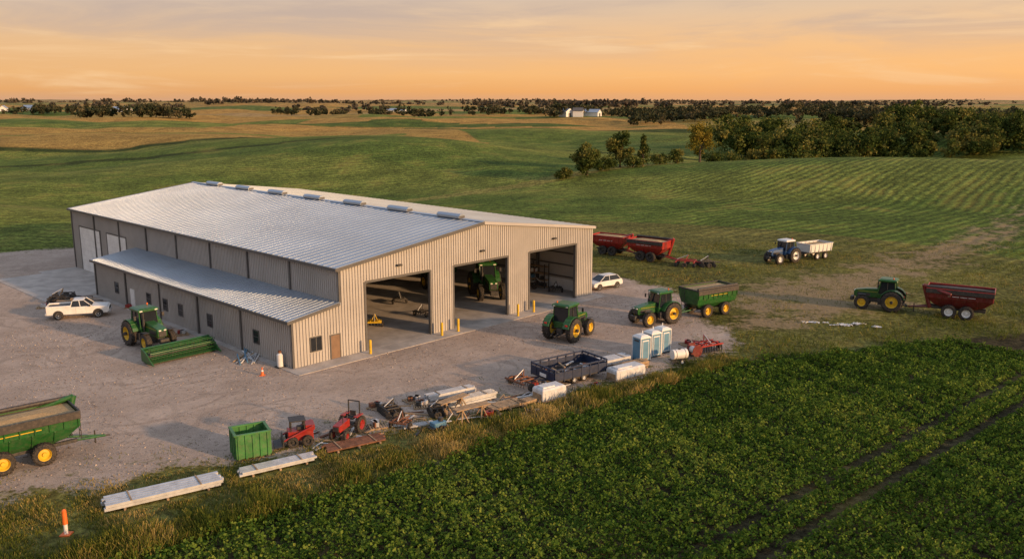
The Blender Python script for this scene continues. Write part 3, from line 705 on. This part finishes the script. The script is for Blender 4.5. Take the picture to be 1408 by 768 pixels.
def car(name,loc,heading):
    b=B(name,loc,heading); Wt=M['white']
    b.prism('body',Wt,[(-2.2,.4),(2.15,.4),(2.25,.6),(2.15,.85),(1.2,1.02),(-2.1,1.05),(-2.25,.7)],-.9,.9)
    b.loft('glass',M['glass'],[(1.03,-1.95,1.25,-.82,.82),(1.55,-1.5,.4,-.66,.66)])
    b.loft('roof',Wt,[(1.55,-1.52,.45,-.67,.67),(1.62,-1.35,.25,-.55,.55)])
    for (x0,x1) in ((1.25,.42),(-.2,-.25),(-1.95,-1.5)):
        for y in(-1,1): b.cyl('pillars',Wt,(x0,y*.83,1.03),(x1,y*.67,1.56),.045,.045,6)
    for x in(-1.35,1.35):
        for s_ in(-1,1): 
            b.cyl('wheel_arches',M['black'],(x,s_*.84,.38),(x,s_*.905,.38),.41,.41,18)
            b.wheel('wheels',x,s_*.82,.34,.22,'steel',False,s_)
    for y in(-.65,.65): b.bx('lights',M['lamp'],2.12,2.23,y-.18,y+.18,.65,.8); b.bx('lights',M['redlamp'],-2.26,-2.15,y-.15,y+.15,.75,.9)
    b.finish(.03)
car('parked_car',(10.9,101.6,0),215)
# ------------------------------------------------------------------ yard stuff
def stack(name,loc,heading,L_,nw,nl,mat,bw=.2,bh=.14,chan=True):
    b=B(name,loc,heading)
    for x in (-L_*.36,0,L_*.36): b.bx('bearers',M['wood'],x-.06,x+.06,-nw*bw/2-.12,nw*bw/2+.12,0,.12)
    for l in range(nl):
        for w in range(nw-(l%2 if nl>2 else 0)):
            y=(w-(nw-1)/2)*bw+(bw/2 if (l%2 and nl>2) else 0); j=rng.normal(0,.09); z=.12+l*bh
            if chan:
                b.bx('beams',M[mat],-L_/2+j,L_/2+j,y-bw*.40,y+bw*.40,z,z+.02)
                for s_ in(-1,1): b.bx('beams',M[mat],-L_/2+j,L_/2+j,y+s_*bw*.38-.012,y+s_*bw*.38+.012,z+.02,z+bh-.005)
            else: b.bx('beams',M[mat],-L_/2+j,L_/2+j,y-bw*.40,y+bw*.40,z,z+bh-.01)
    for x in (-L_*.3,L_*.3): b.bx('straps',M['wood'],x-.04,x+.04,-nw*bw/2-.02,nw*bw/2+.02,.12+nl*bh,.15+nl*bh)
    b.finish(0)
stack('steel_beam_stack',(-19.7,46.1,0),33,6.2,5,2,'steel',.29,.17,False)
stack('steel_beam_stack',(-14.3,49.9,0),33,4.6,5,2,'steel',.19,.12,False)
stack('rusty_beam_stack',(-10.2,53.5,0),32,4.0,7,1,'rust',.19,.1,False)
stack('steel_pipe_stack',(-4.6,62.9,0),35,4.0,4,2,'steel',.2,.2,False)
stack('steel_pipe_stack',(-3.1,61.4,0),35,4.1,4,3,'steel',.22,.16)
stack('lumber_stack',(-.5,60.5,0),35,3.0,6,2,'wood',.22,.1,False)
stack('lumber_stack',(1.4,61.6,0),42,2.6,4,2,'wood',.2,.1,False)
stack('steel_pipe_stack',(8.2,71.2,0),35,4.2,5,2,'steel',.25,.2,False)
stack('lumber_stack',(10.0,69.9,0),35,3.2,4,3,'wood',.25,.14,False)
stack('steel_beam_stack',(-6.4,56.6,0),25,2.2,3,1,'steel',.2,.12)
def wrapped(loc,heading,a,w,h):
    b=B('wrapped_pallet',loc,heading); b.bx('pallet',M['wood'],-a/2,a/2,-w/2,w/2,0,.13)
    b.loft('bundle',M['wrap'],[(.131,-a/2+.03,a/2-.03,-w/2+.03,w/2-.03),(h*.5,-a/2,a/2,-w/2,w/2),(h*.86,-a/2+.02,a/2-.03,-w/2+.01,w/2-.01),(h,-a/2+.10,a/2-.13,-w/2+.10,w/2-.09)])
    b.loft('top_bundle',M['wrap'],[(h-.02,-a*.42,a*.1,-w*.36,w*.3),(h+.10,-a*.40,a*.08,-w*.33,w*.26)])
    for x in np.linspace(-a*.38,a*.38,4): b.bx('straps',M['tblue'],x-.02,x+.02,-w/2-.012,w/2+.012,.13,h*.70)
    b.bx('lumber_ends',M['wood'],-a/2-.035,-a/2+.01,-w*.4,w*.4,h*.2,h*.65); b.finish(.04)
wrapped((2.8,62.4,0),36,2.3,1.3,1.05); wrapped((9.2,67.6,0),36,3.2,1.3,.95)
def bin_(name,loc,heading,a,w,h,mat):
    b=B(name,loc,heading); t=.05
    b.bx('floor',M[mat],-a/2,a/2,-w/2,w/2,.12,.18)
    for y in(-w/2,w/2): b.bx('walls',M[mat],-a/2,a/2,y-t,y+t,.18,h)
    for x in(-a/2,a/2): b.bx('walls',M[mat],x-t,x+t,-w/2+t,w/2-t,.18,h)
    for y in(-w/2,w/2):
        b.bx('rim',M[mat],-a/2-.1,a/2+.1,y-.09,y+.09,h,h+.1)
        for x in np.linspace(-a/2+.15,a/2-.15,5): b.bx('ribs',M[mat],x-.05,x+.05,y-.11,y+.11,.12,h-.002)
    for x in(-a/2,a/2):
        b.bx('rim',M[mat],x-.09,x+.09,-w/2+.09,w/2-.09,h,h+.1)
        for y in np.linspace(-w/2+.25,w/2-.25,3): b.bx('ribs',M[mat],x-.11,x+.11,y-.05,y+.05,.12,h-.002)
    for x in(-a/2+.2,a/2-.2): b.bx('skids',M['black'],x-.1,x+.1,-w/2,w/2,0,.119)
    b.finish(.01); 
M['lgreen']=mk('paint_light_green',(.05,.20,.05),.45,0,.3,1.2,dust=.35)
bin_('dumpster',(-16.5,51.9,0),28,2.1,1.7,1.65,'lgreen')
b=B('stake_trailer',(4.6,67.3,0),36)
b.bx('deck',M['black'],-2.7,2.7,-1.5,1.5,.5,.6)
for y in(-1.5,1.5):
    b.bx('side_panels',M['navy'],-2.7,2.7,y-.04,y+.04,.6,1.25); b.bx('side_rails',M['navy'],-2.7,2.7,y-.05,y+.05,1.40,1.52)
    for x in np.linspace(-2.65,2.65,7): b.bx('stakes',M['navy'],x-.05,x+.05,y-.07,y+.07,.45,1.52)
for x in(-2.7,2.7):
    b.bx('side_panels',M['navy'],x-.04,x+.04,-1.46,1.46,.6,1.25); b.bx('side_rails',M['navy'],x-.05,x+.05,-1.46,1.46,1.40,1.52)
    for y in(-.8,0,.8): b.bx('stakes',M['navy'],x-.07,x+.07,y-.05,y+.05,.6,1.52)
b.bx('sign_panel',M['white'],-2.78,-2.74,-.5,.3,.68,.95)
for k_ in range(20):
    b.box('scrap',M[random.choice(['wood','rust','steel','black','wood'])],(random.uniform(-2,2),random.uniform(-1,1),.7+random.random()*.25),(random.uniform(.6,1.8),.15,.1),(0,random.uniform(-8,8),random.uniform(0,180)))
for x in(-.5,.5):
    for s_ in(-1,1): b.wheel('wheels',x,s_*1.2,.32,.22,'steel',False,s_)
b.cyl('tongue',M['navy'],(-2.7,.5,.5),(-4.0,0,.45),.05);b.cyl('tongue',M['navy'],(-2.7,-.5,.5),(-4.0,0,.45),.05)
b.finish(.01)
for x,y in((11.1,72.2),(12.25,73.6),(13.3,74.8)):
    b=B('portable_toilet',(x,y,0),-54+random.uniform(-5,5))
    b.bx('skid',M['black'],-.58,.58,-.58,.58,0,.1); b.bx('walls',M['tblue'],-.54,.54,-.54,.54,.1,2.05)
    for s_ in(-.54,.54):
        for t_ in(-.54,.54): b.bx('corner_posts',M['white'],s_-.05,s_+.05,t_-.05,t_+.05,.1,2.06)
    b.bx('door',M['white'],.53,.57,-.36,.36,.2,1.9); b.bx('door_panel',M['tblue'],.568,.58,-.3,.3,.28,1.8)
    b.bx('vents',M['black'],-.3,.3,-.56,-.53,1.75,1.9)
    b.loft('roof',M['white'],[(2.05,-.6,.6,-.6,.6),(2.15,-.58,.58,-.58,.58),(2.32,-.35,.35,-.3,.3)])
    b.cyl('vent_pipe',M['white'],(-.4,.4,2.1),(-.4,.4,2.5),.05); b.finish(.03)
b=B('water_tank_trailer',(14.2,71.4,0),20,.85)
b.cyl('tank',M['white'],(-.8,0,.95),(.8,0,.95),.5,.5,20); b.cyl('lid',M['black'],(0,0,1.44),(0,0,1.52),.15)
for x in (-.5,.5): b.cyl('tank_bands',M['black'],(x-.03,0,.95),(x+.03,0,.95),.51,.51,20)
b.bx('frame',M['black'],-1.,1.4,-.4,.4,.35,.45); b.cyl('tongue',M['black'],(1.4,0,.4),(2.2,0,.4),.04)
for s_ in(-1,1): b.wheel('wheels',0,s_*.62,.3,.18,'white',False,s_)
b.finish(.01)
implement('seed_drill',(17.3,75.2,0),120,'red',3.,1.4,True,.95)
b=B('hose_reel',(15.9,73.3,0),30)
b.cyl('drum',M['white'],(0,-.4,.6),(0,.4,.6),.3,.3,16)
for y in(-.4,.4): b.cyl('flanges',M['dred'],(0,y-.02,.6),(0,y+.02,.6),.55,.55,20)
b.bx('base',M['black'],-.6,.6,-.5,.5,0,.08); b.finish(0)
b=B('skid_steer_loader',(-13.9,53.7,0),200,1.)
b.bx('body',M['red'],-.9,.7,-.45,.45,.35,1.0); b.bx('engine_cover',M['red'],-1.0,-.4,-.5,.5,1.0,1.35)
for y in(-.42,.42):
    for x in(-.35,.5): b.bx('cab_posts',M['black'],x-.04,x+.04,y-.04,y+.04,1.0,1.65)
b.bx('cab_roof',M['black'],-.45,.6,-.5,.5,1.65,1.73); b.bx('seat',M['black'],-.3,.1,-.22,.22,1.0,1.2); b.bx('seat',M['black'],-.35,-.25,-.22,.22,1.2,1.5)
for s_ in(-1,1):
    b.cyl('lift_arms',M['red'],(-.9,s_*.6,1.3),(1.0,s_*.6,.5),.07,.07,6)
    for x in(-.5,.45): b.wheel('wheels',x,s_*.62,.36,.26,'black',True,s_)
b.prism('bucket',M['black'],[(1.0,.1),(1.6,.08),(1.62,.14),(1.12,.2),(1.05,.65),(.98,.65)],-.75,.75); b.finish(.02)
b=B('compact_tractor',(-11.0,55.2,0),250,1.)
b.prism('hood',M['red'],[(.1,.7),(1.35,.65),(1.45,.8),(1.4,1.1),(.1,1.22)],-.26,.26); b.bx('grille',M['black'],1.43,1.48,-.2,.2,.72,1.05)
b.bx('chassis',M['black'],-.8,1.3,-.18,.18,.42,.68); b.bx('floor',M['black'],-.4,.2,-.5,.5,.62,.67)
b.bx('seat',M['black'],-.75,-.35,-.22,.22,.95,1.1); b.bx('seat',M['black'],-.82,-.74,-.22,.22,1.1,1.45)
b.cyl('steering',M['black'],(.1,0,1.1),(-.1,0,1.35),.03); b.cyl('steering',M['black'],(-.12,0,1.35),(-.14,0,1.37),.17)
for s_ in(-1,1):
    b.bx('fenders',M['red'],-1.05,-.2,s_*.5-.14,s_*.5+.14,1.18,1.25); b.bx('roll_bar',M['black'],-.98,-.9,s_*.42-.04,s_*.42+.04,.7,2.05)
    b.wheel('wheels',-.62,s_*.62,.6,.32,'red',True,s_); b.wheel('front_wheels',1.05,s_*.52,.36,.22,'red',True,s_)
b.bx('roll_bar',M['black'],-.98,-.9,-.46,.46,2.05,2.12); b.cyl('exhaust',M['black'],(.8,.15,1.1),(.8,.15,1.6),.03); b.finish(.015)
implement('cultivator',(-8.6,58.9,0),30,'black',2.2,1.2,True,.85)
implement('cultivator',(-7.6,56.3,0),70,'rust',1.6,1.,False,.8)
implement('cultivator',(-5.4,58.9,0),15,'black',1.7,1.,True,.8)
implement('cultivator',(.7,65.,0),40,'rust',2.4,1.4,False,.95)
implement('cultivator',(-50.,94.5,0),10,'black',3.4,1.8,True,1.)
b=B('utility_trailer',(-47.5,92.3,0),18); b.bx('deck',M['wood'],-1.8,1.8,-.9,.9,.5,.58)
for y in(-.9,.9): b.bx('side_rails',M['black'],-1.8,1.8,y-.03,y+.03,.75,.82); [b.bx('posts',M['black'],x-.03,x+.03,y-.03,y+.03,.5,.75) for x in(-1.7,-.6,.6,1.7)]
for s_ in(-1,1): b.wheel('wheels',0,s_*1.05,.34,.22,'steel',False,s_)
for k_ in range(7): b.box('cargo',M[random.choice(['black','rust','tblue','wood'])],(random.uniform(-1.3,1.3),random.uniform(-.5,.5),.75),(random.uniform(.3,.7),.4,random.uniform(.2,.4)),(0,0,random.uniform(0,90)))
b.cyl('tongue',M['black'],(1.8,0,.5),(2.9,0,.45),.05); b.finish(.01)
b=B('pressure_washer',(-5.0,56.1,0),40); b.bx('tank',M['tblue'],-.5,.5,-.3,.3,.3,.6); b.bx('frame',M['black'],-.7,.7,-.35,.35,.22,.3); b.cyl('engine',M['black'],(.2,0,.6),(.2,0,.85),.18)
for s_ in(-1,1): b.wheel('wheels',0,s_*.42,.22,.12,'black',False,s_)
b.cyl('handle',M['steel'],(.6,0,.3),(1.2,0,.9),.03); b.finish(.02)
def sawtable(x_,y_,h_):
    b=B('sawhorse_table',(x_,y_,0),h_)
    for x in(-.8,.8):
        for s_ in(-1,1):
            b.cyl('legs',M['wood'],(x-.3,s_*.4,0),(x,s_*.05,.85),.05,.05,6); b.cyl('legs',M['wood'],(x+.3,s_*.4,0),(x,s_*.05,.85),.05,.05,6)
        b.bx('beam',M['wood'],x-.5,x+.5,-.06,.06,.82,.94)
    for y in(-.2,.05,.3): b.bx('planks',M['wood'],-1.4,1.4,y-.1,y+.1,.95,1.0)
    b.finish(0)
sawtable(-2.8,58.,35); sawtable(-4.2,59.6,50)
for (x,y,h_) in((-6.6,60.6,10),(-9.8,60.3,60),(1.5,58.9,35),(-50.5,91.5,20),(16.,77.,20),(-7.4,61.8,40),(-1.4,58.6,70),(2.2,65.,50),(6.6,64.6,30),(-41.,91.5,10),(-9.2,56.6,20),(-31.5,80.5,30)):
    b=B('pallet',(x,y,0),h_)
    for yy in(-.5,0,.5): b.bx('stringers',M['wood'],-.6,.6,yy-.04,yy+.04,0,.1)
    for xx in np.linspace(-.55,.55,7): b.bx('slats',M['wood'],xx-.05,xx+.05,-.55,.55,.101,.125)
    for k_ in range(4): 
        c_=random.choice(['steel','black','rust','red']); b.box('goods',M[c_],(random.uniform(-.3,.3),random.uniform(-.3,.3),.126+.15),(random.uniform(.2,.5),random.uniform(.2,.5),.3),(0,0,random.uniform(0,90)))
    b.finish(0)
b=B('scattered_lumber',(-4.5,58.5,0),0)
for k_ in range(70):
    t=random.random(); x=-9+t*17+random.uniform(-1,1); y=-5.2+t*10.5+random.uniform(-1.8,1.8); L_=random.uniform(.5,2.4)
    b.box('boards',M[random.choice(['wood','wood','steel','rust','black','white'])],(x,y,.05+.02*random.random()),(L_,random.uniform(.08,.2),.05),(0,random.uniform(-1.5,1.5),random.gauss(36,35)))
b.finish(0)
b=B('propane_tank',(-19.4,70.2,0),46); b.cyl('tank',M['white'],(0,0,.1),(0,0,1.1),.26,.26,18); b.cyl('dome',M['white'],(0,0,1.1),(0,0,1.25),.26,.1,18); b.cyl('collar',M['rust'],(0,0,1.25),(0,0,1.45),.14); b.bx('base',M['black'],-.35,.35,-.35,.35,0,.1); b.finish(0)
for x,y in((-20.3,68.),):
    b=B('traffic_cone',(x,y,0)); b.bx('base',M['orange'],-.2,.2,-.2,.2,0,.04); b.cyl('cone',M['orange'],(0,0,.04),(0,0,.7),.14,.03,14); b.cyl('band',M['white'],(0,0,.35),(0,0,.47),.105,.085,14); b.finish(0)
b=B('pipe_pile',(-23.,73.2,0),100)
for k_ in range(20): 
    a=random.uniform(-.5,.5); x,y=random.uniform(-1.2,1.2),random.uniform(-.9,.9)
    b.cyl('pipes',M[random.choice(['steel','wood','steel','tblue','white'])],(x-math.cos(a)*1.3,y-math.sin(a)*1.3,.06),(x+math.cos(a)*1.3,y+math.sin(a)*1.3,.1+.01*k_),.06,.06,8)
b.finish(0)
b=B('pipe_marker_post',(-23.,41.5,0)); b.cyl('post',M['white'],(0,0,0),(0,0,.6),.10,.10,12); b.cyl('top',M['orange'],(0,0,.6),(0,0,1.35),.13,.11,12); b.cyl('cap',M['orange'],(0,0,1.35),(0,0,1.42),.11,.03,12); b.bx('base',M['orange'],-.25,.25,-.25,.25,0,.06); b.finish(0)
vs=[];fs=[]
for q_ in range(9):
    cx=29.5+q_*.75+random.uniform(-.4,.4); cy=84.4+random.uniform(-.6,.6)-.1*q_; sx=random.uniform(.2,.6); sy=random.uniform(.12,.3)
    n=7;o=len(vs)
    for i_ in range(n):
        for j_ in range(5):
            vs.append((cx+(i_/(n-1)-.5)*2*sx+random.uniform(-.1,.1),cy+(j_/4-.5)*2*sy+random.uniform(-.1,.1),random.uniform(.03,.2)))
    for i_ in range(n-1):
        for j_ in range(4): fs.append((o+i_*5+j_,o+i_*5+5+j_,o+i_*5+6+j_,o+i_*5+j_+1))
me2=bpy.data.meshes.new('plastic_sheeting'); me2.from_pydata(vs,[],fs); me2.materials.append(M['wrap']); COL.objects.link(bpy.data.objects.new('plastic_sheeting',me2))
for (sx,sy,c_) in((13,6,'yellow'),(18.9,6,'black'),(21,12,'black'),(37.2,3.5,'black'),(37.4,6.5,'black'),(24,9,'black')):
    implement('cultivator',SH(sx,sy,.05),random.uniform(0,180),c_,1.6,1.1,False,.85)
b=B('storage_shelf',SH(38.2,8.3,.05),46.2)
for z in(.1,.9,1.7,2.5): b.bx('shelves',M['wood'],-.4,.4,-2.5,2.5,z,z+.06)
for y in(-2.5,0,2.5):
    for x in(-.38,.38): b.bx('posts',M['black'],x-.04,x+.04,y-.04,y+.04,0,2.9)
for k_ in range(18): b.box('boxes',M[random.choice(['wood','tblue','black','rust','white'])],(random.uniform(-.15,.15),random.uniform(-2.2,2.2),random.choice([.16,.96,1.76])+.2),(.4,.4,.4))
b.finish(0)
def barn(name,x,y,a,w,h,rf,head=0,wall='white',roof='roof'):
    b=B(name,(x,y,float(HH(x,y))-.2),head)
    b.prism('walls',M[wall],[(-w/2,0),(w/2,0),(w/2,h),(0,h+rf),(-w/2,h)],-a/2,a/2)
    for s_ in(-1,1): b.prism('roof',M[roof],[(0,h+rf+.05),(s_*(w/2+.5),h-.15),(s_*(w/2+.5),h+.15),(0,h+rf+.35)],-a/2-.4,a/2+.4)
    b.bx('door',M['trim'],-w*.18,w*.18,-a/2-.06,-a/2+.05,0,h*.8)
    for yy in np.linspace(-a/2+2,a/2-2,5): b.bx('windows',M['glass'],w/2-.05,w/2+.06,yy-.5,yy+.5,h*.4,h*.75)
    b.finish(0)
barn('farm_house',55,905,14,9,5,3,30); barn('farm_house',67,900,10,8,6,3,80,roof='trim'); barn('barn',82,915,18,10,4,3,60,'white')
barn('long_barn',-193,1440,42,14,6,3,86); barn('farm_house',-760,1330,16,10,6,4,20); barn('farm_house',-700,1290,20,10,6,4,70); barn('barn',-610,1390,30,14,7,4,70,'white')
# ------------------------------------------------------------------ sky & sun
EL,AZ=11.5,121.
w=bpy.data.worlds.new('World'); S.world=w; w.use_nodes=True; nt=w.node_tree; nt.nodes.clear(); L=nt.links.new
out=N(nt,'ShaderNodeOutputWorld'); bg=N(nt,'ShaderNodeBackground'); L(bg.outputs[0],out.inputs[0])
sky=N(nt,'ShaderNodeTexSky'); sky.sky_type='NISHITA'; sky.sun_disc=False; sky.sun_elevation=math.radians(EL); sky.sun_rotation=math.radians(AZ); sky.dust_density=2.5
tc=N(nt,'ShaderNodeTexCoord').outputs['Generated']; sp=N(nt,'ShaderNodeSeparateXYZ'); L(tc,sp.inputs[0])
z=sp.outputs['Z']; x=sp.outputs['X']
r=N(nt,'ShaderNodeValToRGB'); e=r.color_ramp.elements
e[0].position=0; e[0].color=(.80,.40,.18,1); e[1].position=1; e[1].color=(.56,.50,.48,1)
for q_,c in((.03,(.93,.43,.14)),(.10,(1.,.52,.19)),(.22,(.95,.55,.25)),(.36,(.80,.56,.36)),(.45,(.67,.53,.41))): k_=e.new(q_); k_.color=(*c,1)
L(maprange(nt,z,0.,.26,0.,1.,False),r.inputs[0])
warm=maprange(nt,x,-.6,.5)
c=mixc(nt,math_(nt,'SUBTRACT',1.,warm),r.outputs[0],(.86,.93,1.08),'MULTIPLY')
mp=N(nt,'ShaderNodeMapping'); mp.inputs['Scale'].default_value=(2.2,2.2,18.); L(tc,mp.inputs[0])
cn=noise(nt,mp.outputs[0],1.6,7,.6,.5)
c=mixc(nt,math_(nt,'MULTIPLY',maprange(nt,cn,.42,.66),math_(nt,'MULTIPLY_ADD',maprange(nt,z,.03,.10),.6,.10)),c,(.52,.41,.36))
mp2=N(nt,'ShaderNodeMapping'); mp2.inputs['Scale'].default_value=(1.2,1.2,15.); mp2.inputs['Location'].default_value=(3,1,5); L(tc,mp2.inputs[0])
c=mixc(nt,math_(nt,'MULTIPLY',maprange(nt,noise(nt,mp2.outputs[0],2.6,8,.6,.5),.52,.70),.5),c,(1.,.68,.38))
sk=N(nt,'ShaderNodeVectorMath'); sk.operation='SCALE'; L(sky.outputs[0],sk.inputs[0]); sk.inputs['Scale'].default_value=.11
ad=N(nt,'ShaderNodeVectorMath'); ad.operation='ADD'; L(sk.outputs[0],ad.inputs[0]); ad.inputs[1].default_value=(.33,.35,.42)
c=mixc(nt,maprange(nt,z,.15,.46),c,ad.outputs[0])
L(c,bg.inputs[0]); bg.inputs[1].default_value=1.
sd=bpy.data.lights.new('sun','SUN'); sd.energy=5.0; sd.angle=math.radians(1.6); sd.color=(1,.60,.29)
so=bpy.data.objects.new('sun',sd); COL.objects.link(so)
dv=Vector((math.sin(math.radians(AZ))*math.cos(math.radians(EL)),math.cos(math.radians(AZ))*math.cos(math.radians(EL)),math.sin(math.radians(EL))))
so.rotation_euler=dv.to_track_quat('Z','Y').to_euler()
# ------------------------------------------------------------------ camera
cd=bpy.data.cameras.new('camera'); cd.lens=30.71; cd.sensor_width=36; cd.clip_end=30000; cd.clip_start=.5
co=bpy.data.objects.new('camera',cd); COL.objects.link(co); co.location=(0,0,22); co.rotation_euler=(math.radians(90-11.67),0,0); S.camera=co
